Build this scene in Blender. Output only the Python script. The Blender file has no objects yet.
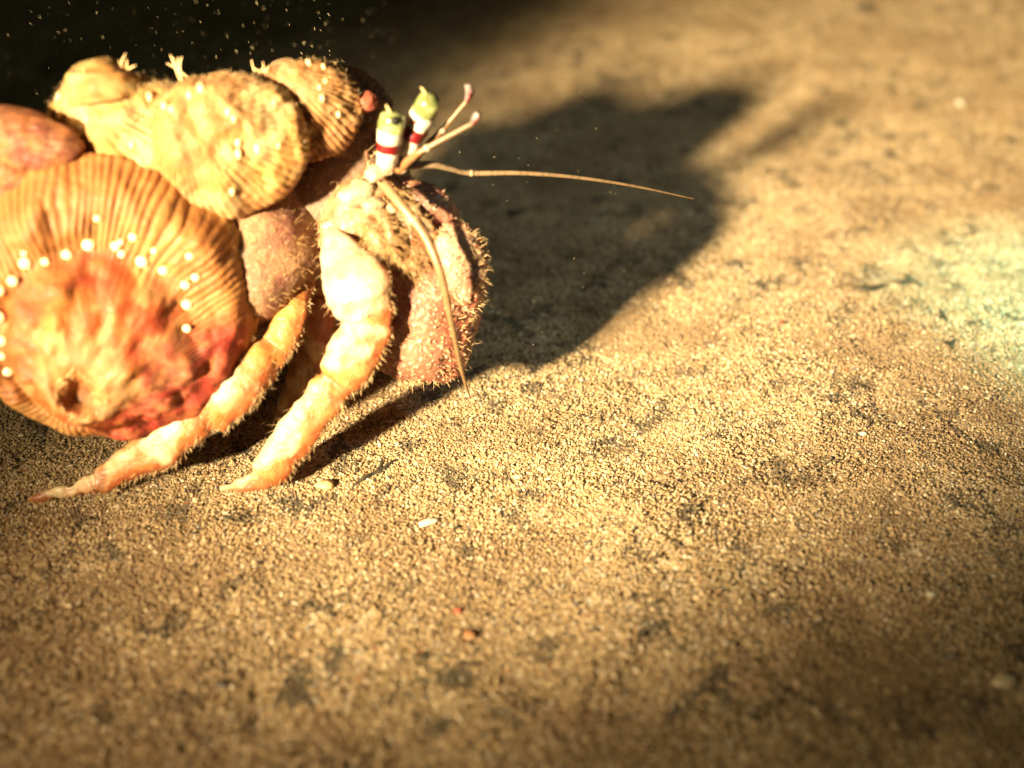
import bpy, math
import numpy as np
from mathutils import Vector, Matrix

# ------------------------------------------------------------------ camera, water light, torches, exposure
# The place: a sandy sea bed at night, a hermit crab about ten centimetres wide.
# All lengths below are written in centimetres and scaled to metres by CM.
CM = 0.01
sc = bpy.context.scene
COL = sc.collection
cam_d = bpy.data.cameras.new('camera'); cam = bpy.data.objects.new('camera', cam_d); COL.objects.link(cam)
cam.location = (0, 0, 18*CM)
cam.rotation_euler = (math.radians(90-35), 0, 0)
cam_d.sensor_width = 36; cam_d.lens = 18/math.tan(math.radians(24))
cam_d.clip_start = 0.005; cam_d.clip_end = 200
cam_d.dof.use_dof = True; cam_d.dof.focus_distance = 29.0*CM; cam_d.dof.aperture_fstop = 5.8
sc.camera = cam

wd = bpy.data.worlds.new('World'); sc.world = wd; wd.use_nodes = True
bg = wd.node_tree.nodes['Background']
bg.inputs[0].default_value = (0.42, 0.50, 0.36, 1); bg.inputs[1].default_value = 0.065   # dark water at night

def torch(name, loc, aim, watts, colour, size, blend, radius):
    l = bpy.data.lights.new(name, 'SPOT'); o = bpy.data.objects.new(name, l); COL.objects.link(o)
    l.energy = watts; l.color = colour; l.spot_size = math.radians(size); l.spot_blend = blend
    l.shadow_soft_size = radius*CM
    o.location = Vector(loc)*CM
    o.rotation_euler = (Vector(aim)-Vector(loc)).to_track_quat('-Z', 'Y').to_euler()
    return o
# each torch has a hot centre and a wide weak spill, both from the same lens
T1 = (-34, -22, 27.0); T2 = (34, 14, 44)
torch('dive_torch', T1, (11.0, 40.5, 0), 132, (1.0, 0.81, 0.51), 25.0, 1.0, 2.0)
torch('dive_torch_spill', T1, (-3, 17, 0), 7, (1.0, 0.78, 0.48), 46, 1.0, 2.0)
torch('second_dive_torch', T2, (17.2, 29.6, 0), 36, (0.34, 1.0, 0.86), 14, 1.0, 1.5)
torch('second_dive_torch_spill', T2, (7, 34, 0), 3.6, (0.88, 1.0, 1.0), 36, 1.0, 1.5)

vs = sc.view_settings
vs.view_transform = 'Standard'; vs.look = 'None'; vs.gamma = 1; vs.exposure = 0.0
sc.cycles.max_bounces = 5; sc.cycles.diffuse_bounces = 3

# ------------------------------------------------------------------ helpers
rng = np.random.default_rng(11)
A = np.array
def nrm(v):
    v = np.asarray(v, float); return v/(np.linalg.norm(v, axis=-1, keepdims=True)+1e-12)
def sm(a, b, x):
    t = np.clip((x-a)/(b-a), 0, 1); return t*t*(3-2*t)
def _h(i, j, k, s):
    n = (i*374761393 + j*668265263 + k*2147483647 + s*1274126177) & 0xffffffff
    n = ((n ^ (n >> 13))*1274126177) & 0xffffffff
    n = ((n ^ (n >> 16))*2246822519) & 0xffffffff
    return ((n ^ (n >> 15)) & 0xffffff)/float(0xffffff)*2-1
def vnoise(p, s=0):
    p = np.asarray(p, float); f = np.floor(p); i = f.astype(np.int64); t = p-f; t = t*t*(3-2*t)
    r = 0
    for a in (0, 1):
        for b in (0, 1):
            for c in (0, 1):
                w = (t[..., 0] if a else 1-t[..., 0])*(t[..., 1] if b else 1-t[..., 1])*(t[..., 2] if c else 1-t[..., 2])
                r = r + w*_h(i[..., 0]+a, i[..., 1]+b, i[..., 2]+c, s)
    return r
def fbm(p, s=0, o=3):
    p = np.asarray(p, float); r = 0; a = 1.0
    for k in range(o):
        r = r + a*vnoise(p*(2**k)+k*7.3, s+k); a *= .5
    return r
def frame(w, up=(0, 0, 1)):
    w = nrm(w); u = nrm(np.cross(up, w)); return u, np.cross(w, u), w
def mixc(c1, c2, t):
    t = np.asarray(t)[..., None]; return np.asarray(c1)*(1-t)+np.asarray(c2)*t

def tag(o, label=None, cat=None, group=None, kind=None):
    if label: o['label'] = label
    if cat: o['category'] = cat
    if group: o['group'] = group
    if kind: o['kind'] = kind
    return o
BASE = {}
DEPTH = {'anemone_flesh': .43, 'crab_shield': .46, 'antenna_skin': .45, 'claw_granules': .48, 'shell_crust': .42}   # how deep each skin's own colour is
def thing(name, base, label, cat, group=None):
    o = bpy.data.objects.new(name, None); COL.objects.link(o); o.location = Vector(base)*CM
    o.empty_display_size = .01; BASE[o.name] = A(base, float)
    return tag(o, label, cat, group)
def mesh(name, V, F, m, parent=None, base=None, col=None, smooth=True):
    """one mesh object; V are centimetres in the place, stored relative to the thing's base"""
    V = np.asarray(V, float)
    if parent is not None: b = BASE[parent.name]
    else: b = A(base if base is not None else (0, 0, 0), float)
    me = bpy.data.meshes.new(name)
    me.from_pydata(((V-b)*CM).tolist(), [], [list(map(int, f)) for f in F])
    if col is not None:
        at = me.color_attributes.new('tint', 'FLOAT_COLOR', 'POINT')
        c = np.ones((len(V), 4)); c[:, :3] = np.asarray(col)*DEPTH.get(m.name, 1)
        at.data.foreach_set('color', c.ravel())
    if smooth: me.polygons.foreach_set('use_smooth', [True]*len(me.polygons))
    me.materials.append(m); me.update()
    o = bpy.data.objects.new(name, me); COL.objects.link(o); BASE[o.name] = b
    if parent is not None: o.parent = parent
    else: o.location = Vector(b)*CM
    return o
def cat_meshes(parts):
    V = []; F = []; C = []; n = 0
    for p in parts:
        V.append(p[0]); F += [[i+n for i in f] for f in p[1]]
        if len(p) > 2: C.append(p[2])
        n += len(p[0])
    return (np.vstack(V), F, np.vstack(C)) if C else (np.vstack(V), F)

def grid_faces(n, m, wrap=True):
    F = []
    for i in range(n-1):
        for j in range(m if wrap else m-1):
            k = (j+1) % m
            F.append((i*m+j, i*m+k, (i+1)*m+k, (i+1)*m+j))
    return F
def smooth_path(P, n):
    P = np.asarray(P, float); m = len(P); t = np.linspace(0, m-1, n); out = []
    for x in t:
        i = min(int(x), m-2); f = x-i
        p0 = P[max(i-1, 0)]; p1 = P[i]; p2 = P[i+1]; p3 = P[min(i+2, m-1)]
        out.append(.5*((2*p1)+(-p0+p2)*f+(2*p0-5*p1+4*p2-p3)*f*f+(-p0+3*p1-3*p2+p3)*f**3))
    return A(out)
def tube(P, R, n=24, seg=16, flat=1.0, side=(0, 0, 1), rough=0.0, rs=3.0, seed=1):
    """tapering limb along P; R half widths; flat = thickness ratio across `side`"""
    Q = smooth_path(np.column_stack([P, R]), n); C = Q[:, :3]; r = np.maximum(Q[:, 3], 0.002)
    T = nrm(np.gradient(C, axis=0))
    V = []
    a = np.linspace(0, 2*np.pi, seg, endpoint=False)
    for i in range(n):
        e2 = nrm(np.cross(T[i], side)); e1 = np.cross(e2, T[i])
        V.append(C[i]+r[i]*(np.cos(a)[:, None]*e2+np.sin(a)[:, None]*e1*flat))
    V = np.vstack(V); F = grid_faces(n, seg)
    if rough:
        N = nrm(V-np.repeat(C, seg, 0)); V = V+N*(rough*fbm(V*rs, seed))[:, None]
    F.append(list(range(seg))[::-1]); F.append([(n-1)*seg+j for j in range(seg)])
    return V, F
def cone(p, d, length, r, n=5):
    u, v, w = frame(d, (0.31, 0.2, .93)); a = np.linspace(0, 2*np.pi, n, endpoint=False)
    V = [A(p)+r*(np.cos(x)*u+np.sin(x)*v) for x in a]+[A(p)+w*length]
    return A(V), [(i, (i+1) % n, n) for i in range(n)]
def ico(n=1):
    t = (1+5**.5)/2
    V = nrm(A([(-1, t, 0), (1, t, 0), (-1, -t, 0), (1, -t, 0), (0, -1, t), (0, 1, t), (0, -1, -t), (0, 1, -t), (t, 0, -1), (t, 0, 1), (-t, 0, -1), (-t, 0, 1)], float))
    F = [(0, 11, 5), (0, 5, 1), (0, 1, 7), (0, 7, 10), (0, 10, 11), (1, 5, 9), (5, 11, 4), (11, 10, 2), (10, 7, 6), (7, 1, 8), (3, 9, 4), (3, 4, 2), (3, 2, 6), (3, 6, 8), (3, 8, 9), (4, 9, 5), (2, 4, 11), (6, 2, 10), (8, 6, 7), (9, 8, 1)]
    V = V.tolist()
    for _ in range(n-1):
        mid = {}; G2 = []
        def mp(a, b):
            k = (min(a, b), max(a, b))
            if k not in mid:
                mid[k] = len(V); V.append(nrm(A(V[a])+A(V[b])).tolist())
            return mid[k]
        for a, b, c in F:
            x, y, z = mp(a, b), mp(b, c), mp(c, a); G2 += [(a, x, z), (b, y, x), (c, z, y), (x, y, z)]
        F = G2
    return A(V), F
ICO1 = ico(1); ICO2 = ico(2); ICO3 = ico(3); ICO4 = ico(4)
def blob(c, ru, rv, rw, w=(0, -1, 0), rough=.1, rs=1.5, seed=0, base=ICO3):
    u, v, w = frame(w); V = base[0]; k = 1+rough*fbm(V*rs+seed*3.1, seed)
    P = (V[:, :1]*ru*u+V[:, 1:2]*rv*v+V[:, 2:3]*rw*w)*k[:, None]+A(c)
    return P, list(base[1])
def hairs(roots, dirs, length, r, bend=.35, jit=.4):
    """fine setae: three-sided tapering curved strands"""
    V = []; F = []; n = 0
    for p, d in zip(roots, dirs):
        d = nrm(d+rng.normal(0, jit, 3)); b = rng.normal(0, bend, 3); L = length*rng.uniform(.45, 1.25)
        u, v, _ = frame(d, (.2, .33, .92)); rr = r*rng.uniform(.7, 1.3)
        for k, (t, q) in enumerate(((0, 1), (.4, .8), (.75, .5))):
            c = p+d*L*t+b*L*t*t
            for a in (0, 2.094, 4.189): V.append(c+rr*q*(math.cos(a)*u+math.sin(a)*v))
        V.append(p+d*L+b*L)
        for k in (0, 1):
            for j in range(3):
                F.append((n+k*3+j, n+k*3+(j+1) % 3, n+k*3+3+(j+1) % 3, n+k*3+3+j))
        for j in range(3): F.append((n+6+j, n+6+(j+1) % 3, n+9))
        n += 10
    return A(V), F
def scatter(V, F, n, test=None):
    """n random points with normals on a surface"""
    V = np.asarray(V); tri = []
    for f in F:
        if len(f) > 4: continue
        tri.append((f[0], f[1], f[2]))
        if len(f) == 4: tri.append((f[0], f[2], f[3]))
    t = A(tri); a, b, c = V[t[:, 0]], V[t[:, 1]], V[t[:, 2]]
    N = np.cross(b-a, c-a); ar = np.linalg.norm(N, axis=1)+1e-12
    N = nrm(N)
    if np.sum(N*((a+b+c)/3-V.mean(0))) < 0: N = -N
    w = ar.copy()
    if test is not None: w = w*test((a+b+c)/3, N)
    i = rng.choice(len(t), n, p=w/w.sum())
    s = np.sqrt(rng.random(n)); q = rng.random(n)
    P = a[i]*(1-s)[:, None]+b[i]*(s*(1-q))[:, None]+c[i]*(s*q)[:, None]
    return P, N[i]

# ------------------------------------------------------------------ materials
def node(nt, typ, **kw):
    n = nt.nodes.new(typ)
    for k, v in kw.items(): setattr(n, k, v)
    return n
def material(name, base=(.5, .5, .5), tint=False, rough=.5, sss=0.0, sss_scale=.0015, mott=((1, 1, 1), 60, 0.0), speck=None, bump=((300, .0004),), coat=0.0, spec=.5):
    """base colour (or the surface's own 'tint'), mottled by noise, speckled, with fine relief; noise scales per metre"""
    m = bpy.data.materials.new(name); m.use_nodes = True; nt = m.node_tree; p = nt.nodes['Principled BSDF']
    tc = node(nt, 'ShaderNodeTexCoord')
    if tint:
        at = node(nt, 'ShaderNodeAttribute', attribute_name='tint'); c = at.outputs['Color']
    else:
        rgb = node(nt, 'ShaderNodeRGB'); rgb.outputs[0].default_value = (*base, 1); c = rgb.outputs[0]
    def mix(c, col, fac):
        x = node(nt, 'ShaderNodeMix', data_type='RGBA'); nt.links.new(fac, x.inputs['Factor']); nt.links.new(c, x.inputs[6]); x.inputs[7].default_value = (*col, 1); return x.outputs[2]
    def ramp(v, a, b, hi):
        x = node(nt, 'ShaderNodeMapRange', interpolation_type='SMOOTHSTEP'); nt.links.new(v, x.inputs[0]); x.inputs[1].default_value = a; x.inputs[2].default_value = b; x.inputs[4].default_value = hi; return x.outputs[0]
    col, s, amt = mott
    if amt:
        n = node(nt, 'ShaderNodeTexNoise'); n.inputs['Scale'].default_value = s; n.inputs['Detail'].default_value = 6; nt.links.new(tc.outputs['Object'], n.inputs['Vector'])
        c = mix(c, col, ramp(n.outputs['Fac'], .42, .66, amt))
    if speck:
        for scol, ss, thr, amt in speck:
            v = node(nt, 'ShaderNodeTexVoronoi'); v.inputs['Scale'].default_value = ss; nt.links.new(tc.outputs['Object'], v.inputs['Vector'])
            r = node(nt, 'ShaderNodeMapRange', interpolation_type='SMOOTHSTEP'); nt.links.new(v.outputs['Distance'], r.inputs[0]); r.inputs[1].default_value = thr; r.inputs[2].default_value = thr*.5; r.inputs[4].default_value = amt
            c = mix(c, scol, r.outputs[0])
    nt.links.new(c, p.inputs['Base Color'])
    p.inputs['Roughness'].default_value = rough; p.inputs['Specular IOR Level'].default_value = spec
    if sss:
        p.inputs['Subsurface Weight'].default_value = sss; p.inputs['Subsurface Radius'].default_value = (1, .45, .2); p.inputs['Subsurface Scale'].default_value = sss_scale
    p.inputs['Coat Weight'].default_value = coat; p.inputs['Coat Roughness'].default_value = .2
    h = None
    for s, d in bump:
        n = node(nt, 'ShaderNodeTexNoise'); n.inputs['Scale'].default_value = s; n.inputs['Detail'].default_value = 5; nt.links.new(tc.outputs['Object'], n.inputs['Vector'])
        b = node(nt, 'ShaderNodeBump'); b.inputs['Strength'].default_value = 1; b.inputs['Distance'].default_value = d; nt.links.new(n.outputs['Fac'], b.inputs['Height'])
        if h: nt.links.new(h, b.inputs['Normal'])
        h = b.outputs['Normal']
    if h: nt.links.new(h, p.inputs['Normal'])
    return m
M = {}
M['flesh'] = material('anemone_flesh', tint=True, rough=.6, spec=.3, sss=.5, sss_scale=.002, mott=((.42, .17, .045), 240, .4), bump=((500, .0004), (1600, .00018)), coat=.02)
M['wart'] = material('wart_white', (.80, .66, .38), rough=.4, sss=.2)
M['wart_cream'] = material('wart_cream', (.66, .48, .23), rough=.4, sss=.2)
M['shell'] = material('shell_crust', tint=True, rough=.7, mott=((.20, .11, .06), 140, .6), speck=[((.40, .25, .16), 700, .3, .8)], bump=((400, .0006), (1500, .0003)))
M['chitin'] = material('crab_shield', tint=True, rough=.45, sss=.1, mott=((.46, .15, .045), 220, .55), bump=((900, .00035),), coat=.1)
M['claw'] = material('claw_granules', tint=True, rough=.5, mott=((.42, .14, .08), 160, .6), speck=[((.62, .44, .30), 520, .28, .8)], bump=((700, .0006),), coat=.1)
M['hair'] = material('setae', (.46, .27, .10), rough=.45, bump=())
M['hair_pale'] = material('setae_pale', (.70, .47, .21), rough=.45, bump=())
M['eye_white'] = material('eyestalk_white', (.60, .55, .43), rough=.35, sss=.15, mott=((.40, .28, .15), 420, .6), bump=((900, .0001),))
M['eye_red'] = material('eyestalk_red', (.13, .004, .004), rough=.4, bump=((900, .0001),))
M['cornea'] = material('cornea_green', (.13, .14, .04), rough=.22, sss=.2, mott=((.36, .37, .14), 380, .9), bump=(), coat=.6)
M['pupil'] = material('pupil_dark', (.012, .010, .005), rough=.5, bump=(), spec=.2)
M['antenna'] = material('antenna_skin', tint=True, rough=.4, sss=.1, bump=((1200, .0001),))
M['weed'] = material('dark_weed', (.035, .032, .016), rough=.7, mott=((.10, .07, .03), 300, .6))
M['fleck'] = material('drifting_flecks', (.36, .28, .14), rough=.6, bump=())
M['stone'] = material('shell_grit', tint=True, rough=.6, mott=((.4, .3, .16), 400, .5), bump=((900, .0004),))

def sand_material(name, grains):
    m = bpy.data.materials.new(name); m.use_nodes = True; nt = m.node_tree; p = nt.nodes['Principled BSDF']
    geo = node(nt, 'ShaderNodeNewGeometry')
    if grains:
        at = node(nt, 'ShaderNodeAttribute', attribute_name='rnd'); r1 = at.outputs['Fac']
        at2 = node(nt, 'ShaderNodeAttribute', attribute_name='rnd2'); r2 = at2.outputs['Fac']
    else:
        w = node(nt, 'ShaderNodeTexWhiteNoise'); v = node(nt, 'ShaderNodeTexVoronoi'); v.inputs['Scale'].default_value = 900
        nt.links.new(geo.outputs['Position'], v.inputs['Vector']); nt.links.new(v.outputs['Position'], w.inputs['Vector']); r1 = w.outputs['Value']
        w2 = node(nt, 'ShaderNodeTexWhiteNoise', noise_dimensions='4D'); w2.inputs['W'].default_value = 3.7; nt.links.new(v.outputs['Position'], w2.inputs['Vector']); r2 = w2.outputs['Value']
    cr = node(nt, 'ShaderNodeValToRGB'); cr.color_ramp.interpolation = 'CONSTANT'; e = cr.color_ramp.elements
    stops = [(0, (.05, .042, .03)), (.055, (.19, .12, .055)), (.14, (.36, .24, .11)), (.34, (.45, .315, .155)), (.56, (.52, .38, .20)), (.72, (.37, .25, .12)), (.82, (.61, .47, .28)), (.94, (.74, .63, .44)), (.974, (.40, .15, .06)), (.979, (.40, .37, .30))]
    e[0].position = 0; e[0].color = (*stops[0][1], 1); e[1].position = stops[1][0]; e[1].color = (*stops[1][1], 1)
    for pos, c in stops[2:]:
        x = e.new(pos); x.color = (*c, 1)
    nt.links.new(r1, cr.inputs[0]); c = cr.outputs[0]
    # drifts of dark mineral grains and silt lying between the pale ones
    def patch(scale, lo, hi, detail):
        n = node(nt, 'ShaderNodeTexNoise'); n.inputs['Scale'].default_value = scale; n.inputs['Detail'].default_value = detail; n.inputs['Roughness'].default_value = .6
        nt.links.new(geo.outputs['Position'], n.inputs['Vector'])
        x = node(nt, 'ShaderNodeMapRange', interpolation_type='SMOOTHSTEP'); nt.links.new(n.outputs['Fac'], x.inputs[0]); x.inputs[1].default_value = lo; x.inputs[2].default_value = hi; return x.outputs[0]
    def gt(a, b):
        x = node(nt, 'ShaderNodeMath', operation='GREATER_THAN'); nt.links.new(a, x.inputs[0]); nt.links.new(b, x.inputs[1]); return x.outputs[0]
    def mix(c, col, fac, k=1.0):
        mu = node(nt, 'ShaderNodeMath', operation='MULTIPLY'); nt.links.new(fac, mu.inputs[0]); mu.inputs[1].default_value = k
        x = node(nt, 'ShaderNodeMix', data_type='RGBA'); nt.links.new(mu.outputs[0], x.inputs['Factor']); nt.links.new(c, x.inputs[6]); x.inputs[7].default_value = (*col, 1); return x.outputs[2]
    c = mix(c, (.085, .068, .042), gt(patch(85, .49, .69, 8), r2), .88)
    c = mix(c, (.26, .165, .08), gt(patch(20, .42, .68, 5), r2), .7)
    nt.links.new(c, p.inputs['Base Color']); p.inputs['Roughness'].default_value = .8; p.inputs['Specular IOR Level'].default_value = .25
    if not grains:
        n = node(nt, 'ShaderNodeTexNoise'); n.inputs['Scale'].default_value = 700; nt.links.new(geo.outputs['Position'], n.inputs['Vector'])
        b = node(nt, 'ShaderNodeBump'); b.inputs['Distance'].default_value = .0006; nt.links.new(n.outputs['Fac'], b.inputs['Height']); nt.links.new(b.outputs[0], p.inputs['Normal'])
    return m
M['sand'] = sand_material('sand_bed', False)
M['grain'] = sand_material('sand_grain', True)

# ------------------------------------------------------------------ the sea bed
def bed(x, y):
    x = np.asarray(x, float); y = np.asarray(y, float)
    z = np.zeros_like(x); q = np.stack([x, y, z], -1)
    h = .20*vnoise(q/9.0, 3)+.15*vnoise(q/4.0, 5)+.06*vnoise(q/1.7, 6)
    fade = 1-np.exp(-(((x+6)/6)**2+((y-22.5)/4)**2))      # level under the crab's feet
    far = np.hypot(x, y-30)
    return h*fade + 2.5*sm(70, 400, far)*vnoise(q/90.0, 8)
xs = np.unique(np.concatenate([np.linspace(-45, 60, 190), np.linspace(-2500, -45, 26), np.linspace(60, 2500, 26)]))
ys = np.unique(np.concatenate([np.linspace(2, 90, 170), np.linspace(-1500, 2, 16), np.linspace(90, 4000, 30)]))
X, Y = np.meshgrid(xs, ys); Z = bed(X, Y)-.02
V = np.stack([X, Y, Z], -1).reshape(-1, 3)
tag(mesh('sea_bed', V, grid_faces(len(ys), len(xs), False), M['sand']), 'tan sandy sea bed at night stretching into the dark', 'sea bed', kind='structure')

# grains: a few small patches of loose grains laid over the bed again and again
grain_col = bpy.data.collections.new('sand_grain_patches')
for k in range(4):
    V = []; F = []; r1 = []; r2 = []; n = 0
    cnt = 1700
    for g in range(cnt):
        x, y = rng.uniform(-1.5, 1.5, 2)
        s = rng.choice([.016, .022, .028, .035, .048], p=[.25, .33, .26, .13, .03])*rng.uniform(.85, 1.15)
        P = ICO1[0]*rng.uniform(.72, 1.25, (12, 1))*A([s*rng.uniform(.8, 1.5), s*rng.uniform(.8, 1.2), s*rng.uniform(.6, 1.0)])
        a = rng.uniform(0, 6.28); ca, sa = math.cos(a), math.sin(a); P = P@A([[ca, -sa, 0], [sa, ca, 0], [0, 0, 1]])
        V.append(P+A([x, y, s*rng.uniform(-.3, .6)])); F += [(i+n, j+n, l+n) for i, j, l in ICO1[1]]; n += 12
        r1 += [rng.random()]*12; r2 += [rng.random()]*12
    me = bpy.data.meshes.new('grain_patch'); me.from_pydata((np.vstack(V)*CM).tolist(), [], F)
    for nm, d in (('rnd', r1), ('rnd2', r2)):
        me.attributes.new(nm, 'FLOAT', 'POINT').data.foreach_set('value', d)
    me.materials.append(M['grain']); grain_col.objects.link(bpy.data.objects.new('grain_patch', me))
pts = []; rot = []; pick = []
for y in np.arange(10, 84, 1.75):
    half = 6+y*.52
    for x in np.arange(-half, half+6, 1.75):
        px, py = x+rng.uniform(-.35, .35), y+rng.uniform(-.35, .35)
        e = .5; dx = (bed(px+e, py)-bed(px-e, py))/(2*e); dy = (bed(px, py+e)-bed(px, py-e))/(2*e)
        pts.append((px, py, float(bed(px, py))-.01))
        q = (Vector((0, 0, 1)).rotation_difference(Vector((-dx, -dy, 1)).normalized()).to_matrix() @ Matrix.Rotation(rng.uniform(0, 6.28), 3, 'Z')).to_euler()
        rot.append(tuple(q)); pick.append(int(rng.integers(0, 4)))
me = bpy.data.meshes.new('sand_grains'); me.from_pydata((A(pts)*CM).tolist(), [], [])
me.attributes.new('turn', 'FLOAT_VECTOR', 'POINT').data.foreach_set('vector', A(rot).ravel())
me.attributes.new('pick', 'INT', 'POINT').data.foreach_set('value', pick)
me.materials.append(M['grain'])
so = bpy.data.objects.new('sand_grains', me); COL.objects.link(so)
tag(so, 'loose coarse tan and dark sand grains covering the sea bed', 'sand', kind='stuff')
ng = bpy.data.node_groups.new('lay_grains', 'GeometryNodeTree')
ng.interface.new_socket('Geometry', in_out='INPUT', socket_type='NodeSocketGeometry'); ng.interface.new_socket('Geometry', in_out='OUTPUT', socket_type='NodeSocketGeometry')
gi = ng.nodes.new('NodeGroupInput'); go = ng.nodes.new('NodeGroupOutput')
ci = ng.nodes.new('GeometryNodeCollectionInfo'); ci.inputs[0].default_value = grain_col; ci.inputs['Separate Children'].default_value = True; ci.inputs['Reset Children'].default_value = True
ip = ng.nodes.new('GeometryNodeInstanceOnPoints'); ip.inputs['Pick Instance'].default_value = True
na = ng.nodes.new('GeometryNodeInputNamedAttribute'); na.data_type = 'FLOAT_VECTOR'; na.inputs[0].default_value = 'turn'
nb = ng.nodes.new('GeometryNodeInputNamedAttribute'); nb.data_type = 'INT'; nb.inputs[0].default_value = 'pick'
e2r = ng.nodes.new('FunctionNodeEulerToRotation')
L = ng.links.new
L(gi.outputs[0], ip.inputs['Points']); L(ci.outputs[0], ip.inputs['Instance']); L(na.outputs[0], e2r.inputs[0]); L(e2r.outputs[0], ip.inputs['Rotation']); L(nb.outputs[0], ip.inputs['Instance Index']); L(ip.outputs[0], go.inputs[0])
so.modifiers.new('grains', 'NODES').node_group = ng

# ------------------------------------------------------------------ the snail shell the crab lives in
SB = (-6.5, 24.0, 0)
shell = thing('snail_shell', SB, 'encrusted brown snail shell almost hidden under the anemones, with the crab inside', 'shell')
ax = nrm(A([.93, .22, -.18])); e1 = nrm(np.cross(ax, (0, 0, 1))); e2 = np.cross(e1, ax)
k = math.log(1.75)/(2*np.pi); TH = np.linspace(-3.2*2*np.pi, 0, 170); ph0 = math.radians(215)
g = np.exp(k*TH); seg = 44
org = A([-4.9, 24.9, 3.9])
Cc = org+(g[:, None]*1.15)*(np.cos(TH+ph0)[:, None]*e1+np.sin(TH+ph0)[:, None]*e2) - ax*((1-g)*6.6)[:, None]
rad = 1.75*g
a = np.linspace(0, 2*np.pi, seg, endpoint=False); V = []
for i in range(len(TH)):
    out = nrm(np.cos(TH[i]+ph0)*e1+np.sin(TH[i]+ph0)*e2)
    V.append(Cc[i]+rad[i]*(np.cos(a)[:, None]*out*1.0+np.sin(a)[:, None]*ax*1.18))
V = np.vstack(V); N = nrm(V-np.repeat(Cc, seg, 0))
V = V+N*(.13*fbm(V*.9, 21)+.09*fbm(V*2.6, 22))[:, None]
F = grid_faces(len(TH), seg)
colr = mixc((.44, .15, .08), (.74, .38, .18), sm(-.3, .4, fbm(V*2.1, 5)))
colr = mixc(colr, (.30, .30, .17), .6*sm(.1, .6, fbm(V*1.6, 9)))
whorl = mesh('whorl', V, F, M['shell'], shell, col=colr); SHELL = (V, F)
SV, SF = blob((-4.05, 25.7, 5.73), 1.65, 1.5, 1.2, (.4, -.9, .3), .07, 1.2, 4, ICO4)
mesh('shoulder', SV, SF, M['shell'], shell, col=mixc((.33, .17, .10), (.46, .26, .15), sm(-.3, .5, fbm(SV*1.4, 5))))
lip = V[-seg:]; lc = lip.mean(0)
P = np.vstack([lip, lip[:1], lip[1:2]])
LV, LF = tube(P, [.16]*len(P), 120, 10, rough=.05)
mesh('aperture_lip', LV, LF, M['shell'], shell, col=np.tile(A([[.55, .34, .22]]), (len(LV), 1)))
P, Nn = scatter(*SHELL, 2600, lambda c, n: (n[:, 2] > -.4)*1.0)
hv, hf = hairs(P, Nn+A([0, 0, .5]), .25, .006)
tag(mesh('hydroid_fuzz', hv, hf, M['hair'], shell), kind='stuff')

# ------------------------------------------------------------------ anemones riding on the shell
def polar(c, w, fn, nth, rr, up=(0, 0, 1)):
    u, v, w = frame(w, up); th = np.linspace(0, 2*np.pi, nth, endpoint=False)
    R, T = np.meshgrid(rr, th, indexing='ij'); T = T.ravel(); R = R.ravel()
    a, b, h = fn(T, R)
    V = A(c)+a[:, None]*u+b[:, None]*v+h[:, None]*w
    F = grid_faces(len(rr), nth); F.append(list(range(nth))[::-1]); F.append([(len(rr)-1)*nth+j for j in range(nth)])
    return V, F, T, R
def at_polar(c, w, fn, t, r, up=(0, 0, 1)):
    u, v, w = frame(w, up); a, b, h = fn(A([t]), A([r])); return A(c)+a[0]*u+b[0]*v+h[0]*w
def circ(t): return np.stack([np.cos(t), np.sin(t), 0*t], -1)
def adiff(t, c): return np.abs((t-c+np.pi) % (2*np.pi)-np.pi)

# the big one in front
cA = (-9.01, 22.3, 4.69); wA = (.22, -1, .16)
def fA(t, r):
    q = circ(t); rr = np.minimum(r, 1); tk = np.maximum(r-1, 0)
    R = 3.3*(1+.035*vnoise(q*1.6, 31)+.02*vnoise(q*4, 32))
    low = sm(1.3, .6, adiff(t, -0.9))                       # smooth red flank, lower right
    ra = R*(rr-1.6*tk*tk-.25*tk)
    cx = -.95*(1-rr)**1.3; cy = -1.75*(1-rr)**1.3           # the closed mouth sits low on the left
    h = 1.75*(1-rr**2.6)+.35*np.exp(-((rr-.86)/.12)**2)-3.4*tk
    h = h-.28*np.exp(-((rr-.60)/.07)**2)*(1-low)
    h = h+.12*np.exp(-((rr-.20)/.09)**2)-.38*np.exp(-(rr/.08)**2)
    n = 98; ph = n*t+3.4*vnoise(np.stack([t*5, r*6, 0*t], -1), 33)+13*vnoise(np.stack([np.cos(t)*2.5, np.sin(t)*2.5, 0*t+3], -1), 34)
    ridge = 1-np.abs(np.sin(ph/2))**.7
    st0 = .54+.07*vnoise(np.stack([np.cos(t)*5, np.sin(t)*5, 0*t], -1), 39); amp = sm(st0, st0+.14, rr)*(.65+.35*vnoise(np.stack([t*9, r*3, 0*t+5], -1), 40)*1.3)*(1-.85*low)*(1-sm(.1, .3, tk))
    h = h-.07*amp*ridge*(1-sm(.9, 1, rr)); ra = ra-.05*amp*ridge*sm(.8, 1, rr)
    st = .05*np.sin(150*t+2*vnoise(np.stack([t*6, r*9, 0*t], -1), 35))*sm(.32, .4, rr)*sm(.72, .6, rr)*low
    a = ra*np.cos(t)*.98+cx; b = ra*np.sin(t)*1.03+cy
    p = np.stack([a, b, h], -1)
    h = h+st+.20*fbm(p*.9, 36)*(1-.35*amp)+.07*fbm(p*3.0, 37)*(1-.55*amp)
    return a, b, h
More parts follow.
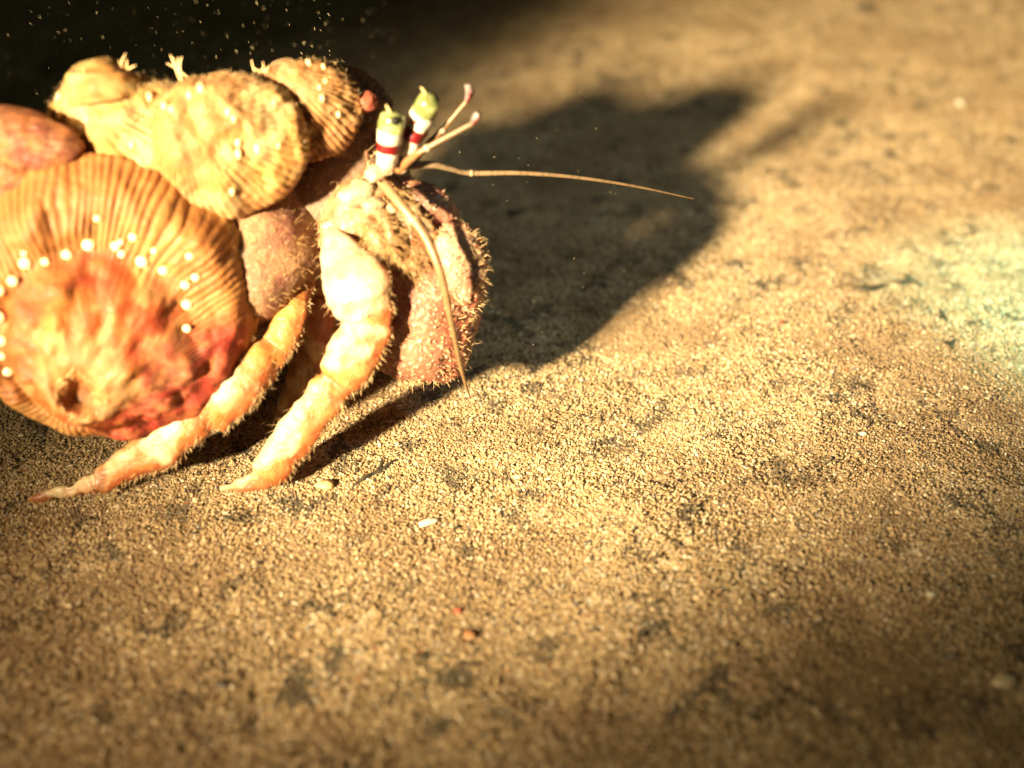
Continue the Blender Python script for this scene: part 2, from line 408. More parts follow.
def colA(t, r):
    q = circ(t); rr = np.minimum(r, 1); low = sm(1.3, .6, adiff(t, -0.9))
    a, b, h = fA(t, r); p = np.stack([a, b, 0*a], -1)
    n = 98; ph = n*t+3.4*vnoise(np.stack([t*5, r*6, 0*t], -1), 33)+13*vnoise(np.stack([np.cos(t)*2.5, np.sin(t)*2.5, 0*t+3], -1), 34)
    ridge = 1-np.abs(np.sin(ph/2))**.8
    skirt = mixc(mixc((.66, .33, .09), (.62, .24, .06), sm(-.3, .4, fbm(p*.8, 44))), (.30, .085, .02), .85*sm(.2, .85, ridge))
    dome = mixc((.72, .15, .03), (.78, .33, .06), sm(-.2, .5, fbm(p*1.0, 41)))
    dome = mixc(dome, (.80, .55, .20), .7*sm(.2, .65, fbm(p*2.2, 42)))
    dome = mixc(dome, (.50, .05, .025), .6*sm(.1, .6, fbm(p*.7+3.3, 45)))
    dome = mixc(dome, (.50, .035, .025), sm(.26, .42, rr)*sm(1.05, .9, rr)*low*.92)
    dome = mixc(dome, (.66, .27, .14), .55*(np.sin(150*t) > .2)*low*sm(.3, .4, rr)*sm(.75, .6, rr))
    c = mixc(dome, skirt, sm(.56, .66, rr)*(1-low))
    c = mixc(c, (.68, .40, .11), sm(.9, 1.0, r)*(1-sm(1.2, .5, adiff(t, 1.6)))*.8)
    c = mixc(c, (.20, .09, .03), .85*np.exp(-(rr/.13)**2))
    c = mixc(c, (.66, .46, .20), .6*np.exp(-((rr-.22)/.06)**2))
    return c
aA = thing('sea_anemone', (cA[0], cA[1], 0), 'largest orange anemone with fluted rim and red flank, front of the shell', 'anemone', 'sea anemones on the shell')
rrA = np.concatenate([np.linspace(.015, .5, 24), np.linspace(.52, 1, 34), np.linspace(1.03, 1.5, 14)])
V, F, T, R = polar(cA, wA, fA, 640, rrA)
mesh('column', V, F, M['flesh'], aA, col=colA(T, R))
AV = (V, F)
def beads(parent, c, w, fn, spots, name='wart', mat='wart'):
    for (t, r, s) in spots:
        p = at_polar(c, w, fn, t, r)
        bv, bf = blob(p, s, s*.95, s*.7, w, .12, 2, int(t*50) % 17, ICO2)
        mesh(name, bv, bf, M[mat], parent)
sp = []
for t in np.arange(.05, 3.5, .21):
    sp.append((t+rng.normal(0, .03), .63+rng.normal(0, .02), rng.uniform(.09, .15)))
    if rng.random() < .6: sp.append((t+.1+rng.normal(0, .04), .73+rng.normal(0, .03), rng.uniform(.06, .10)))
for t in (-.35, -.75, -1.2, -1.7, -2.1): sp.append((t, .97, .09))
beads(aA, cA, wA, fA, sp)
mouth = at_polar(cA, wA, fA, 0, .02)
uu, vv, ww = frame(wA)
pp = [at_polar(cA, wA, fA, t, .15+rng.normal(0, .02)) for t in np.linspace(0, 6.28, 40)]
hv, hf = hairs(A(pp), np.tile(ww, (40, 1)), .2, .022, .4, .6)
mesh('tentacle_fringe', hv, hf, M['hair_pale'], aA)

# a helper for the smaller contracted anemones: fluted mound with ridges and pale warts
def mound(c, w, ru, rv, H, n, depth, seed, c1, c2, c3, label, shift=(0, 0), warts=(), nth=420, lump=.16, wr=.4, name='sea_anemone', hole=0.0):
    def f(t, r):
        q = circ(t); rr = np.minimum(r, 1); tk = np.maximum(r-1, 0)
        R = 1+.07*vnoise(q*1.5, seed)+.03*vnoise(q*4, seed+1)
        ra = R*(rr-1.2*tk*tk-.2*tk)
        h = H*np.sqrt(np.maximum(1-(.985*rr)**2.4, 0))-2.2*tk
        ph = n*t+3*vnoise(np.stack([t*4, r*3, 0*t], -1), seed+2)
        ridge = 1-np.abs(np.sin(ph/2))**.7
        h = h-depth*ridge*sm(.25, .6, rr)*(.6+.5*vnoise(np.stack([t*6, r*3, 0*t+9], -1), seed+7))*(1-sm(.92, 1, rr)); ra = ra-depth*.5*ridge*sm(.85, 1, rr)/max(ru, rv)
        a = ra*ru*np.cos(t)+shift[0]*(1-rr); b = ra*rv*np.sin(t)+shift[1]*(1-rr)
        p = np.stack([a, b, h], -1)
        h = h+lump*fbm(p*.9+seed, seed+3)+.07*fbm(p*3.1, seed+4)
        h = h-hole*np.exp(-(rr/.09)**2)
        return a, b, h
    t_ = thing(name, (c[0], c[1], 0), label, 'anemone', 'sea anemones on the shell')
    V, F, T, R = polar(c, w, f, nth, np.concatenate([np.linspace(.02, 1, 52), np.linspace(1.04, 1.6, 12)]))
    a, b, h = f(T, R); p = np.stack([a, b, h], -1)
    ph = n*T+3*vnoise(np.stack([T*4, R*3, 0*T], -1), seed+2); ridge = 1-np.abs(np.sin(ph/2))**.8
    col = mixc(c1, c2, sm(-.3, .5, fbm(p*1.3, seed+6)))
    col = mixc(col, c3, .6*sm(.3, .9, ridge)*sm(.2, .6, np.minimum(R, 1)))
    col = mixc(col, c3, .45*sm(.1, .6, fbm(p*2.2, seed+8)))
    col = mixc(col, mixc(c3, (.62, .22, .08), .6), .6*sm(.0, .6, fbm(p*.9+4, seed+9)+.5*np.sin(T+2.6)*-1*sm(.3, .9, R)))
    mesh('column', V, F, M['flesh'], t_, col=col)
    for (tt, r, s) in warts:
        pt = at_polar(c, w, f, tt, r)
        bv, bf = blob(pt, s*.8, s*1.3, s*.6, w, .15, 2, seed, ICO2); mesh('wart', bv, bf, M['wart_cream'], t_)
    return t_, V, F, f
def wl(n, t0, t1, r0, r1, s0, s1, seed):
    g = np.random.default_rng(seed); return [(g.uniform(t0, t1), g.uniform(r0, r1), g.uniform(s0, s1)) for _ in range(n)]
CREAM = (.82, .46, .13); PALE = (.92, .66, .30); TAN = (.50, .20, .05)
B1 = mound((-6.22, 23.9, 7.73), (.12, -.9, .36), 1.75, 1.6, 1.3, 52, .05, 51, CREAM, PALE, TAN, 'rounded cream anemone bulging over the top of the shell, beside the largest one', shift=(-.75, .55), warts=wl(12, -1.5, 2.6, .35, .85, .05, .10, 1))
B2 = mound((-8.46, 23.9, 8.17), (-.12, -.8, .6), 1.75, 1.15, .9, 26, .05, 61, PALE, CREAM, (.62, .40, .15), 'lumpy pale yellow anemone on top of the shell, with a blunt knob', shift=(-.5, .3), warts=wl(14, 0, 6.28, .2, .9, .06, .11, 2), lump=.34)
V, F = tube([(-8.7, 23.8, 8.8), (-8.75, 23.9, 9.12), (-8.76, 24, 9.35), (-8.72, 24, 9.55)], [.85, .74, .66, .25], 22, 40, rough=.12, rs=2.2)
mesh('closed_mouth', V, F, M['flesh'], B2[0], col=mixc((.80, .55, .2), (.5, .24, .06), sm(-.2, .5, fbm(V*2.4, 9))))
C1 = mound((-4.55, 25.0, 8.1), (.1, -.92, .35), 1.12, 1.12, .8, 40, .09, 71, (.56, .27, .09), (.66, .38, .15), (.30, .10, .035), 'brown ridged anemone with a white knob, nearest the eye stalks', shift=(-.8, 1.0), warts=wl(9, -1.6, 1.2, .5, .95, .05, .08, 3))
V, F = tube([(-5.04, 25.3, 8.22), (-5.13, 25.4, 8.56), (-5.19, 25.5, 8.81), (-5.23, 25.5, 9.04)], [.55, .60, .52, .2], 20, 36, rough=.08, rs=2.5)
mesh('closed_mouth', V, F, M['flesh'], C1[0], col=mixc((.86, .68, .42), (.8, .52, .26), sm(-.2, .5, fbm(V*2.4, 9))))
D1 = mound((-10.73, 23.0, 8.18), (-.1, -.9, .4), 1.7, .75, .6, 30, .05, 81, (.40, .12, .06), (.48, .22, .09), (.24, .06, .03), 'flat dull red anemone at the left edge, beneath the pale lumpy one', nth=300)
D2 = mound((-10.94, 22.6, 7.26), (-.1, -.95, .25), 1.2, .9, .55, 24, .05, 91, (.62, .22, .08), (.50, .12, .06), (.36, .08, .04), 'small brick red anemone at the left edge, above the largest one', nth=300)
E1 = mound((-3.84, 25.9, 7.5), (.4, -.8, .4), 1.15, 1.2, .6, 30, .05, 101, (.30, .15, .07), (.40, .20, .09), (.16, .06, .03), 'small dark brown anemone with a red spot, behind the eye stalks', nth=260)
bv, bf = blob((-3.31, 25.2, 8.21), .26, .24, .2, (.5, -.8, .3), .2, 2, 5); mesh('closed_mouth', bv, bf, M['flesh'], E1[0], col=np.tile(A([[.66, .16, .09]]), (len(bv), 1)))
# fine fuzz on the upper outlines
for o, L_, n_ in ((B1, .07, 500), (B2, .10, 1100), (C1, .08, 400), (E1, .16, 700)):
    P, Nn = scatter(o[1], o[2], n_, lambda c, n: (n[:, 2] > .15)*1.0)
    hv, hf = hairs(P, Nn+A([0, 0, .3]), L_, .006); tag(mesh('fuzz', hv, hf, M['hair_pale'], o[0]), kind='stuff')
# tufts of hydroids standing on the crest
for (u_, lab) in ((((-8.45, 24.2, 9.23), (-8.22, 24.2, 9.19)), 'tiny straw coloured hydroid tuft right of the blunt knob'), (((-7.58, 24.8, 8.97), (-7.3, 24.8, 9.06)), 'tiny straw coloured hydroid tuft midway along the crest'), (((-5.71, 24.9, 8.84), (-5.48, 24.9, 8.89)), 'tiny straw coloured hydroid tuft left of the white knob')):
    p0, p1 = A(u_[0]), A(u_[1]); t_ = thing('hydroid_tuft', p0, lab, 'hydroid', 'hydroid tufts on the crest')
    for j in range(5):
        q = p0+(p1-p0)*rng.random(); d = nrm(A([rng.normal(-.1, .35), rng.normal(0, .2), 1]))
        Lh = rng.uniform(.25, .55); V, F = tube([q-d*.2, q+d*Lh*.5, q+d*Lh+A([rng.normal(0, .06), 0, 0])], [.022, .022, .010], 8, 6)
        mesh('stem', V, F, M['hair_pale'], t_)

# ------------------------------------------------------------------ the hermit crab
crab = thing('hermit_crab', (-3.4, 24.0, 0), 'orange hermit crab with red and white banded eyes leaning out of its shell', 'hermit crab')
def tinted(V, c1, c2, s=1.5, seed=3, k=.5): return mixc(c1, c2, sm(-k, k, fbm(V*s, seed)))
CR = (.74, .46, .20); OR = (.62, .22, .06); RD = (.48, .10, .05); PK = (.50, .24, .17)
# trunk: from inside the shell up to the front of the shield
V, F = tube([(-5.6, 25.6, 3.2), (-4.57, 25.4, 3.95), (-3.83, 24.7, 5.32), (-3.27, 24.5, 6.2), (-2.86, 24.5, 6.71)], [1.3, 1.25, .95, .68, .36], 60, 48, .85, (0, -1, .4), .12, 2.2, 7)
body_col = tinted(V, (.42, .20, .09), (.66, .40, .18), 2.2)
mesh('shield', V, F, M['chitin'], crab, col=body_col); TR = (V, F)
P, Nn = scatter(V, F, 700, lambda c, n: (n[:, 1] < .3)*(c[:, 2] > 3.6)*1.0)
hv, hf = hairs(P, Nn*.6+A([.2, 0, -.6]), .28, .008, .5, .5); tag(mesh('setae', hv, hf, M['hair_pale'], crab), kind='stuff')
# pale knobs where the eye stalks and antennae spring
for (u_, r_) in (((-3.08, 24.05, 6.96), .24), ((-2.79, 23.98, 7.12), .17), ((-3.51, 23.95, 6.52), .40), ((-3.14, 23.75, 6.31), .26), ((-2.48, 24.05, 7.09), .13)):
    bv, bf = blob(u_, r_, r_*.75, r_*.5, (.3, -1, .3), .3, 1.8, int(r_*100)); mesh('ocular_scale', bv, bf, M['chitin'], crab, col=np.tile(A([[.85, .66, .40]]), (len(bv), 1)))

def eye(base, top, r, name='eyestalk'):
    base, top = A(base), A(top); d = top-base
    def ring(t0, t1, r0, r1, mat, nm, par, nseg=10, cap=False):
        ts = np.linspace(t0, t1, nseg); rs = np.linspace(r0, r1, nseg)
        if cap:
            s = np.linspace(0, 1, nseg); rs = r0*np.sqrt(np.maximum(1-(s*.985)**7.0, .01))
        V, F = tube([base+d*t for t in ts], rs, nseg*2, 26, rough=.03, rs=3.2, seed=int(t0*90)); return mesh(nm, V, F, M[mat], par)
    st = ring(0, .27, r*.86, r*.95, 'eye_white', name, crab)
    ring(.265, .455, r*.97, r*1.0, 'eye_red', 'band', st)
    ring(.45, .67, r*1.0, r*1.05, 'eye_white', 'band', st)
    cn = ring(.665, 1.0, r*1.06, r*1.0, 'cornea', 'cornea', crab, 14, True)
    u, v, w = frame(nrm(d), (0, -1, 0))
    return st, cn, d
s1, c1_, d1 = eye((-2.8, 23.9, 7.27), (-2.59, 23.9, 8.49), .272)
s2, c2_, d2 = eye((-2.44, 24.3, 7.36), (-1.75, 24.3, 8.75), .272)
for (c, rr, par) in (((-2.53, 23.67, 8.38), .10, c1_), ((-1.8, 24.13, 8.54), .05, c2_)):
    bv, bf = blob(c, rr, rr*1.05, .09, (.15, -1, .1), .04, 1, 1, ICO3); mesh('pupil', bv, bf, M['pupil'], par)
bv, bf = blob((-2.12, 24.08, 8.19), .15, .05, .05, (.1, -1, .3), .2, 2, 3, ICO2); mesh('red_mark', bv, bf, M['eye_red'], s2)
for p, q, par in (((-2.64, 23.9, 8.4), (-2.72, 23.8, 8.69), c1_), ((-1.87, 24.3, 8.66), (-1.98, 24.2, 8.94), c2_)):
    V, F = tube([p, (A(p)+A(q))/2+A([.01, 0, .02]), q], [.05, .04, .015], 8, 8); mesh('spike', V, F, M['hair_pale'], par)

def feeler(name, P, R, c1, c2, n=60, seg=10, rings=0):
    V, F = tube(P, R, n, seg)
    t = np.repeat(np.linspace(0, 1, n), seg); c = mixc(c1, c2, t)
    if rings: c = c*(1-.25*(np.sin(t*rings) > .5))[:, None]
    return mesh(name, V, F, M['antenna'], crab, col=c)
# antennules: jointed pale stalks with a red-striped bent tip
for P, tip in (([(-2.58, 24.1, 7.04), (-2.21, 23.9, 7.44), (-1.88, 23.8, 7.7), (-0.85, 23.8, 8.28)], [(-0.85, 23.8, 8.28), (-0.78, 23.8, 8.4), (-0.72, 23.8, 8.51)]),
               ([(-2.3, 24.6, 7.06), (-1.94, 24.6, 7.4), (-1.58, 24.6, 7.79), (-1.01, 24.7, 8.43)], [(-1.01, 24.7, 8.43), (-0.94, 24.7, 8.62), (-0.98, 24.7, 8.82)])):
    o = feeler('antennule', P, [.12, .09, .065, .048], (.46, .20, .07), (.40, .24, .10), 40, 12)
    for q in (P[1], P[2]):
        bv, bf = blob(q, .095, .09, .09, rough=.08, base=ICO2); mesh('joint', bv, bf, M['antenna'], o, col=np.tile(A([[.72, .56, .36]]), (len(bv), 1)))
    V, F = tube(tip, [.06, .10, .085], 14, 12); mesh('flagellum', V, F, M['antenna'], o, col=np.tile(A([[.36, .28, .24]]), (len(V), 1)))
    V, F = tube([A(tip[0])+A([0, -.06, 0]), A(tip[1])+A([.02, -.085, .0]), A(tip[2])+A([.02, -.06, -.03])], [.02, .03, .02], 8, 8); mesh('red_stripe', V, F, M['eye_red'], o)
# long antennae
o = feeler('antenna', [(-2.38, 24.4, 7.0), (-1.84, 24.6, 6.94), (-1.4, 24.8, 6.74), (-0.96, 25.0, 6.55), (0.19, 25.2, 6.46), (1.52, 25.6, 6.17), (3.05, 26.2, 5.65), (4.71, 27.0, 4.91)], [.10, .085, .065, .065, .055, .045, .034, .014], (.52, .36, .2), (.36, .21, .09), 120, 9, 420)
bv, bf = blob((-0.96, 25.0, 6.55), .09, .085, .085, base=ICO2); mesh('joint', bv, bf, M['antenna'], o, col=np.tile(A([[.56, .40, .23]]), (len(bv), 1)))
o = feeler('antenna', [(-2.87, 23.7, 6.88), (-2.44, 23.2, 6.58), (-1.93, 22.8, 6.05), (-1.58, 22.4, 5.28), (-1.38, 22.4, 3.97), (-1.2, 22.8, 2.39), (-1.04, 23.2, 1.33)], [.12, .12, .11, .095, .075, .05, .02], (.60, .34, .15), (.42, .24, .10), 120, 9, 420)
bv, bf = blob((-2.2, 23.0, 6.34), .18, .14, .13, base=ICO2); mesh('joint', bv, bf, M['antenna'], o, col=np.tile(A([[.68, .44, .24]]), (len(bv), 1)))

# mouthparts: hairy jointed palps hanging below the eyes
for P, R_ in (([(-3.06, 23.8, 6.14), (-2.64, 23.4, 5.78), (-2.49, 23.3, 5.11), (-2.63, 23.4, 4.37)], [.24, .26, .20, .08]),
              ([(-2.84, 23.9, 6.24), (-2.34, 23.6, 5.73), (-2.04, 23.5, 5.11), (-2.08, 23.6, 4.3)], [.2, .24, .19, .07]),
              ([(-3.33, 23.6, 6.04), (-3.08, 23.2, 5.74), (-2.86, 23.1, 5.48)], [.2, .26, .12]),
              ([(-2.89, 23.5, 6.24), (-2.71, 23.1, 5.79), (-2.64, 23.0, 5.28)], [.14, .16, .06]),
              ([(-2.46, 23.7, 6.14), (-2.25, 23.4, 5.37), (-2.37, 23.5, 3.98)], [.13, .15, .05]),
              ([(-2.74, 23.6, 5.88), (-2.31, 23.3, 5.06), (-2.3, 23.4, 4.31)], [.14, .14, .05]),
              ([(-2.63, 24.2, 6.24), (-2.13, 24.0, 5.88), (-1.73, 23.9, 5.21), (-1.8, 23.8, 4.57)], [.2, .22, .18, .07])):
    V, F = tube(P, A(R_)*.72, 34, 18, .8, (0, -1, 0), .04, 4, 8); mo = mesh('mouthpart', V, F, M['chitin'], crab, col=tinted(V, (.40, .19, .08), (.62, .40, .20), 3))
    P_, N_ = scatter(V, F, 170, lambda c, n: (n[:, 1] < .4)*1.0); hv, hf = hairs(P_, N_*.7+A([.1, 0, -.6]), .26, .007, .5, .5); tag(mesh('setae', hv, hf, M['hair'], mo), kind='stuff')

def spines(V, F, n, length, r, test=None, bias=(0, 0, 0)):
    P_, N_ = scatter(V, F, n, test); return [cone(p-nn*.02, nrm(nn+A(bias)), length*rng.uniform(.6, 1.3), r*rng.uniform(.8, 1.2)) for p, nn in zip(P_, N_)]
def limb(name, P, R, c1, c2, flat=.8, n=70, rough=.05, sp=40, hair=500, hl=.3, band=None, seed=4, side=(0, -1, .3), mat='chitin', hmat='hair_pale'):
    V, F = tube(P, R, n, 30, flat, side, rough, 2.4, seed); col = tinted(V, c1, c2, 1.8, seed)
    t = np.repeat(np.linspace(0, 1, n), 30)
    if band is not None:
        for (b0, b1, bc, amt) in band: col = mixc(col, bc, amt*sm(b0-.03, b0, t)*sm(b1+.03, b1, t))
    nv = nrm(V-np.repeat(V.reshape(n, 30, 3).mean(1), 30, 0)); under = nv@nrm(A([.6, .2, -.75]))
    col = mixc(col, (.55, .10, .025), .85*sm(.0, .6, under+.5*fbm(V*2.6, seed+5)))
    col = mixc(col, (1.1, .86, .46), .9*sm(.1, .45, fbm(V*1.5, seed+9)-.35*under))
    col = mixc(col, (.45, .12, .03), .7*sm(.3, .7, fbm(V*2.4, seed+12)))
    parts = [(V, F, col)]
    for cv, cf in spines(V, F, sp, .10, .035, lambda c, n: ((n@nrm(A([.6, .2, -.7]))) > .2)*1.0): parts.append((cv, cf, np.tile(A([[.74, .34, .14]]), (len(cv), 1))))
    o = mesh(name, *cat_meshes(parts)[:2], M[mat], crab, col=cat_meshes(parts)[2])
    P_, N_ = scatter(V, F, hair, lambda c, n: .12+1.0*((n@nrm(A([.6, .2, -.75]))) > .35)); d = nrm(A(P[-1])-A(P[0])); hv, hf = hairs(P_, N_+d*.9, hl, .0055, .3, .3); tag(mesh('setae', hv, hf, M[hmat], o), kind='stuff')
    return o
# walking legs on the near side
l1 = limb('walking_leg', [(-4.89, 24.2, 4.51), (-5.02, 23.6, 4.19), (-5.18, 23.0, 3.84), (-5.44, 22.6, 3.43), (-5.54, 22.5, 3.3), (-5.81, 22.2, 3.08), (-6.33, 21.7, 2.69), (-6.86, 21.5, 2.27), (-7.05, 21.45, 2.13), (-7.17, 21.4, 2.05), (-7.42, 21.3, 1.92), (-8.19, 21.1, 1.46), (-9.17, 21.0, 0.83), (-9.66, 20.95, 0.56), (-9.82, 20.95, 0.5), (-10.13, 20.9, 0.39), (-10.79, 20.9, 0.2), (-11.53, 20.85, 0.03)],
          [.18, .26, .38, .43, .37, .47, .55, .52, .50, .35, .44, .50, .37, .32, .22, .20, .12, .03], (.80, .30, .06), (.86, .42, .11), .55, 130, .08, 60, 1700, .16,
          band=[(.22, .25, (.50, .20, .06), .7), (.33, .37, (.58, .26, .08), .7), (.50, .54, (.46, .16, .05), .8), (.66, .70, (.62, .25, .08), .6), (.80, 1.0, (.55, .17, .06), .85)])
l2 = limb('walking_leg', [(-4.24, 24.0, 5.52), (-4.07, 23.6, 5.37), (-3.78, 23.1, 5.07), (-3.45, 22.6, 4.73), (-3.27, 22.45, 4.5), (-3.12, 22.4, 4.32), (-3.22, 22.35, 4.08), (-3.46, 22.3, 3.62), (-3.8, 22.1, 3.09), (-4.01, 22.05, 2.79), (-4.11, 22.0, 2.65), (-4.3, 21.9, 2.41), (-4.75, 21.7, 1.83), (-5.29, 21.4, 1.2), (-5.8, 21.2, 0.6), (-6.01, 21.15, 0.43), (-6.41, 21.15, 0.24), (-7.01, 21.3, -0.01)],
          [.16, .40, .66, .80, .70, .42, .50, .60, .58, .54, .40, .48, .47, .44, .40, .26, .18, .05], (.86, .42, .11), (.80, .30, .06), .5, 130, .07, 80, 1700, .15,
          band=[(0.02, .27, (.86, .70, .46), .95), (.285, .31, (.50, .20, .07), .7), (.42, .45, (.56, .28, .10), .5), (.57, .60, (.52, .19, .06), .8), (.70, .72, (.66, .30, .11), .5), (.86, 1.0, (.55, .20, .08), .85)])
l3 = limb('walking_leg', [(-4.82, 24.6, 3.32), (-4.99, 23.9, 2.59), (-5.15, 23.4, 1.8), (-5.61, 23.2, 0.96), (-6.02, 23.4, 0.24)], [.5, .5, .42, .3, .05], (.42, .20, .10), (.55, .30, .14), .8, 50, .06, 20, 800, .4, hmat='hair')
# the big claw resting on the sand
V1, F1 = blob((-2.28, 23.75, 3.32), 1.45, 1.78, 1.05, (.25, -1, .15), .10, 1.4, 12, ICO4)
V2, F2 = blob((-1.26, 23.95, 4.59), .66, 1.15, .75, (.5, -.9, .2), .10, 1.8, 13, ICO4)
V3, F3 = tube([(-4.11, 25.6, 3.67), (-3.56, 25.5, 3.38), (-3.05, 25.3, 3.2), (-2.52, 25.0, 3.08)], [.95, .9, .85, .8], 24, 40, rough=.05, rs=2)  # arm behind the claw, added to fill a lit hole in the cast shadow
parts = [(V3, F3, tinted(V3, (.40, .17, .10), (.52, .27, .17), 1.6, 4))]
for V, F, sd in ((V1, F1, 1), (V2, F2, 2)):
    c = tinted(V, (.44, .12, .06), (.60, .25, .14), 1.6, sd)
    pt = sm(1.1, .3, np.linalg.norm(V-A((-1.23, 23.25, 5.45)), axis=1)); c = mixc(c, (.82, .58, .32), pt*.85)  # torchlit bright spot on the claw's outer side, put into its colour
    V = V+nrm(V-V.mean(0))*(.10*fbm(V*2.6, 14))[:, None]
    parts.append((V, F, c))
    for cv, cf in spines(V, F, 420, .075, .055, lambda c, n: (n[:, 1] < .5)*1.0, (0, 0, .3)): parts.append((cv, cf, np.tile(A([[.78, .46, .28]]), (len(cv), 1))))
    for cv, cf in spines(V, F, 30, .12, .06, lambda c, n: (n[:, 0] > .45)*1.0, (.2, 0, .3)): parts.append((cv, cf, np.tile(A([[.66, .18, .07]]), (len(cv), 1))))
big = mesh('claw', *cat_meshes(parts)[:2], M['claw'], crab, col=cat_meshes(parts)[2])
P_, N_ = scatter(V1, F1, 700, lambda c, n: (n[:, 1] < .6)*1.0); Q_, O_ = scatter(V2, F2, 350, lambda c, n: (n[:, 1] < .6)*1.0)
hv, hf = hairs(np.vstack([P_, Q_]), np.vstack([N_, O_])+A([.3, 0, .1]), .17, .006, .4, .4); tag(mesh('setae', hv, hf, M['hair_pale'], big), kind='stuff')
# unseen smaller claw, added behind it to close a lit gap in the shadow
V, F = blob((-2.3, 26.1, 1.7), 1.35, 1.6, 1.1, (.3, -1, .1), .1, 1.6, 17, ICO4)
parts = [(V, F, tinted(V, (.42, .19, .12), (.54, .27, .17), 1.6, 8))]
for cv, cf in spines(V, F, 160, .06, .045): parts.append((cv, cf, np.tile(A([[.70, .38, .22]]), (len(cv), 1))))
mesh('claw', *cat_meshes(parts)[:2], M['claw'], crab, col=cat_meshes(parts)[2])
# upper finger of the claw, spined along its edge
V, F = tube([(-2.72, 24.9, 5.75), (-2.19, 24.8, 5.74), (-1.81, 24.7, 5.64), (-1.63, 24.7, 5.21), (-1.7, 24.8, 4.62)], [.74, .68, .56, .42, .2], 40, 28, .85, (0, -1, 0), .06, 3, 15)
parts = [(V, F, tinted(V, (.52, .22, .14), (.66, .34, .2), 2, 6))]
for cv, cf in spines(V, F, 70, .13, .05, lambda c, n: (n[:, 1] < .4)*1.0, (.3, 0, .2)): parts.append((cv, cf, np.tile(A([[.84, .60, .38]]), (len(cv), 1))))
cv, cf = cone((-1.73, 24.5, 6.02), (1, -.1, .45), .36, .12, 8); parts.append((cv, cf, np.tile(A([[.88, .6, .34]]), (len(cv), 1))))
fing = mesh('claw_finger', *cat_meshes(parts)[:2], M['claw'], big, col=cat_meshes(parts)[2])
P_, N_ = scatter(TR[0], TR[1], 260, lambda c, n: (c[:, 0] > -2.9)*(n[:, 0] > -.2)*1.0)
hv, hf = hairs(P_, N_+A([.6, 0, -.3]), .42, .009, .4, .4); tag(mesh('setae', hv, hf, M['hair'], crab), kind='stuff')

# ------------------------------------------------------------------ bits lying on the sand, flecks in the water
def grit(name, p, r, c, label, cat, seed, squash=.6, elong=1.3, turn=0.0, group='shell grit on the sand'):
    V = ICO2[0]*(1+.22*fbm(ICO2[0]*1.4+seed, seed))[:, None]*A([r*elong, r, r*squash]); a = turn; V = V@A([[math.cos(a), math.sin(a), 0], [-math.sin(a), math.cos(a), 0], [0, 0, 1]])
    z = float(bed(p[0], p[1]))+r*squash*.55+.03; q = A([p[0], p[1], z])
    return tag(mesh(name, V+q, ICO2[1], M['stone'], base=(p[0], p[1], z-r*squash*.6), col=np.tile(A([c]), (len(V), 1))), label, cat, group)
grit('pebble', (-4.5, 21.36, 0.0), .16, (.72, .46, .18), 'honey yellow pebble on the sand right of the front leg tip', 'pebble', 1)
grit('shell_fragment', (-1.96, 20.14, 0.0), .10, (.85, .72, .5), 'slender cream shell fragment on the sand below the crab', 'shell fragment', 2, .6, 2.6, .4)
grit('pebble', (-0.88, 16.74, 0.0), .11, (.42, .17, .06), 'rust orange pebble on the sand low in the middle', 'pebble', 3)
grit('pebble', (7.83, 28.41, 0.0), .07, (.55, .03, .02), 'tiny bright red grain on the sand below the shadow tip', 'pebble', 4)
grit('pebble', (-5.77, 15.33, 0.0), .10, (.045, .04, .035), 'small black pebble at the bottom left of the sand', 'pebble', 5)
grit('pebble', (9.01, 17.66, 0.0), .09, (.7, .62, .46), 'small white pebble on the dim sand at lower right', 'pebble', 6)
grit('shell_fragment', (9.76, 15.31, 0.0), .17, (.75, .6, .36), 'cream shell chip at the lower right edge', 'shell fragment', 7, .4, 1.6, .3)
grit('pebble', (18.89, 46.47, 0.0), .16, (.78, .72, .55), 'pale pebble on the far sand at upper right', 'pebble', 8)
grit('pebble', (-1.16, 17.43, 0.0), .07, (.50, .08, .04), 'tiny dark red grain beside the rust orange pebble', 'pebble', 9)
grit('pebble', (17.73, 58.93, 0.0), .3, (.04, .035, .03), 'dark pebble far off at the top right of the sand', 'pebble', 10)
grit('pebble', (8.93, 23.22, 0.0), .08, (.66, .6, .45), 'small pale pebble on the sand under the green light patch', 'pebble', 11)
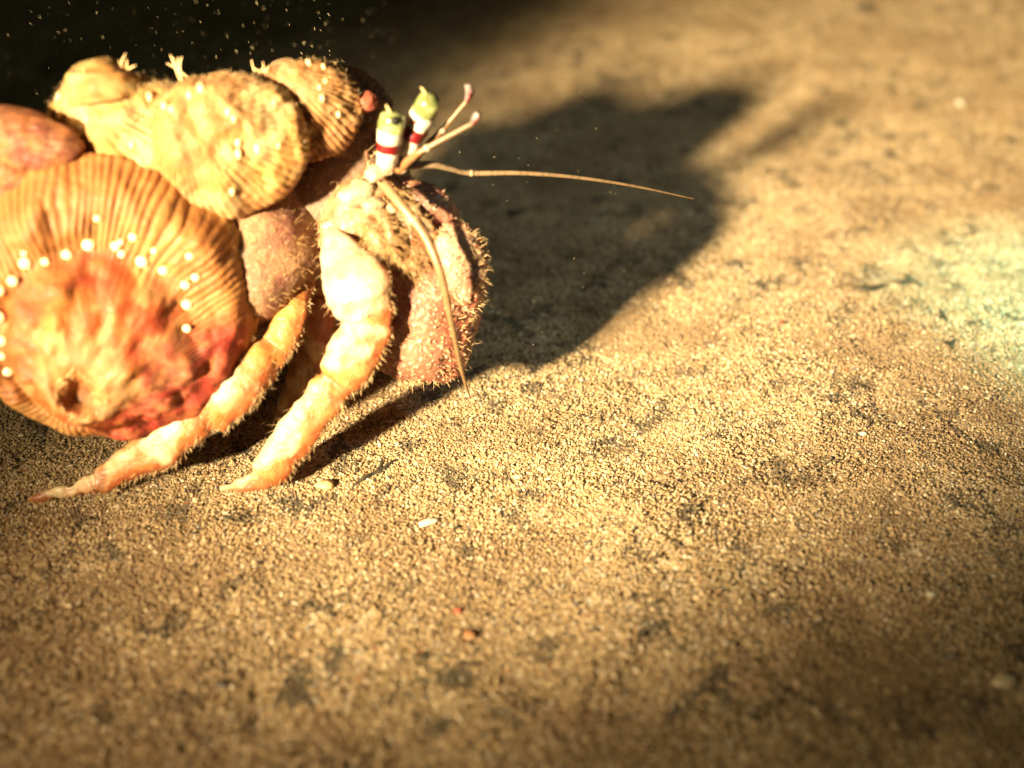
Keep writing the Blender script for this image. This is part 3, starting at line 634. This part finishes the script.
def scrap(pts, rs, label, name='weed_scrap'):
    P = [A([p[0], p[1], float(bed(p[0], p[1]))+.03+.03*(i % 2)]) for i, p in enumerate(pts)]
    V, F = tube(P, rs, 26, 8, .5, (0, 0, 1), .03, 4, int(rs[1]*100)); t_ = thing(name, (P[0][0], P[0][1], 0), label, 'seaweed', 'dark weed scraps on the sand')
    mesh('frond', V, F, M['weed'], t_)
    for j in range(3):
        k = len(P)//2; d = A([rng.normal(0, .25), rng.normal(0, .25), .03]); V, F = tube([P[k], P[k]+d*.6, P[k]+d], [rs[1]*.7, rs[1]*.7, .01], 10, 6, .5); mesh('branch', V, F, M['weed'], t_)
scrap([(10.49, 30.95, 0.0), (10.8, 30.71, 0.0), (11.12, 30.77, 0.0), (11.57, 31.08, 0.0)], [.05, .12, .14, .04], 'dark weed scrap on lit sand left of the green light patch')
scrap([(12.12, 31.26, 0.0), (12.53, 31.39, 0.0), (12.78, 31.14, 0.0)], [.04, .08, .03], 'thin weed scrap at the edge of the green light patch')
scrap([(-0.24, 36.27, 0.0), (0.1, 36.34, 0.0), (0.49, 36.58, 0.0)], [.05, .13, .05], 'black weed scrap lying in the shadow of the crab')
scrap([(-3.87, 21.36, 0.0), (-3.57, 21.7, 0.0), (-3.25, 21.97, 0.0), (-2.96, 22.32, 0.0)], [.03, .06, .06, .02], 'grey twig shaped weed scrap on the sand below the big claw')
scrap([(12.65, 29.47, 0.0), (12.72, 29.13, 0.0), (12.73, 28.57, 0.0)], [.03, .06, .02], 'short black weed scrap in the green light patch, upper of two')
scrap([(12.32, 27.6, 0.0), (12.39, 27.29, 0.0), (12.43, 26.88, 0.0)], [.03, .06, .02], 'short black weed scrap in the green light patch, lower of two')

parts = []
def flecks(n, lo, hi, s0, s1):
    for _ in range(n):
        c = rng.uniform(lo, hi); d = nrm(A([.35, .1, -.9])+rng.normal(0, .3, 3)); L_ = rng.uniform(s0, s1)
        V, F = tube([c-d*L_, c, c+d*L_], [L_*.06, L_*.2, L_*.06], 5, 5); parts.append((V, F))
flecks(2300, (-24, 25, 3.0), (-4, 44, 12), .008, .05)
flecks(260, (-20, 30, 1.0), (-7, 46, 9), .03, .08)
flecks(240, (-24, 32, .6), (-9, 46, 7), .06, .13)
flecks(60, (-1.5, 24, 1.5), (3, 30, 7), .012, .03)
V, F = cat_meshes(parts)
tag(mesh('drifting_flecks', V, F, M['fleck']), 'pale flecks drifting in the dark water around the crab', 'particles', kind='stuff')
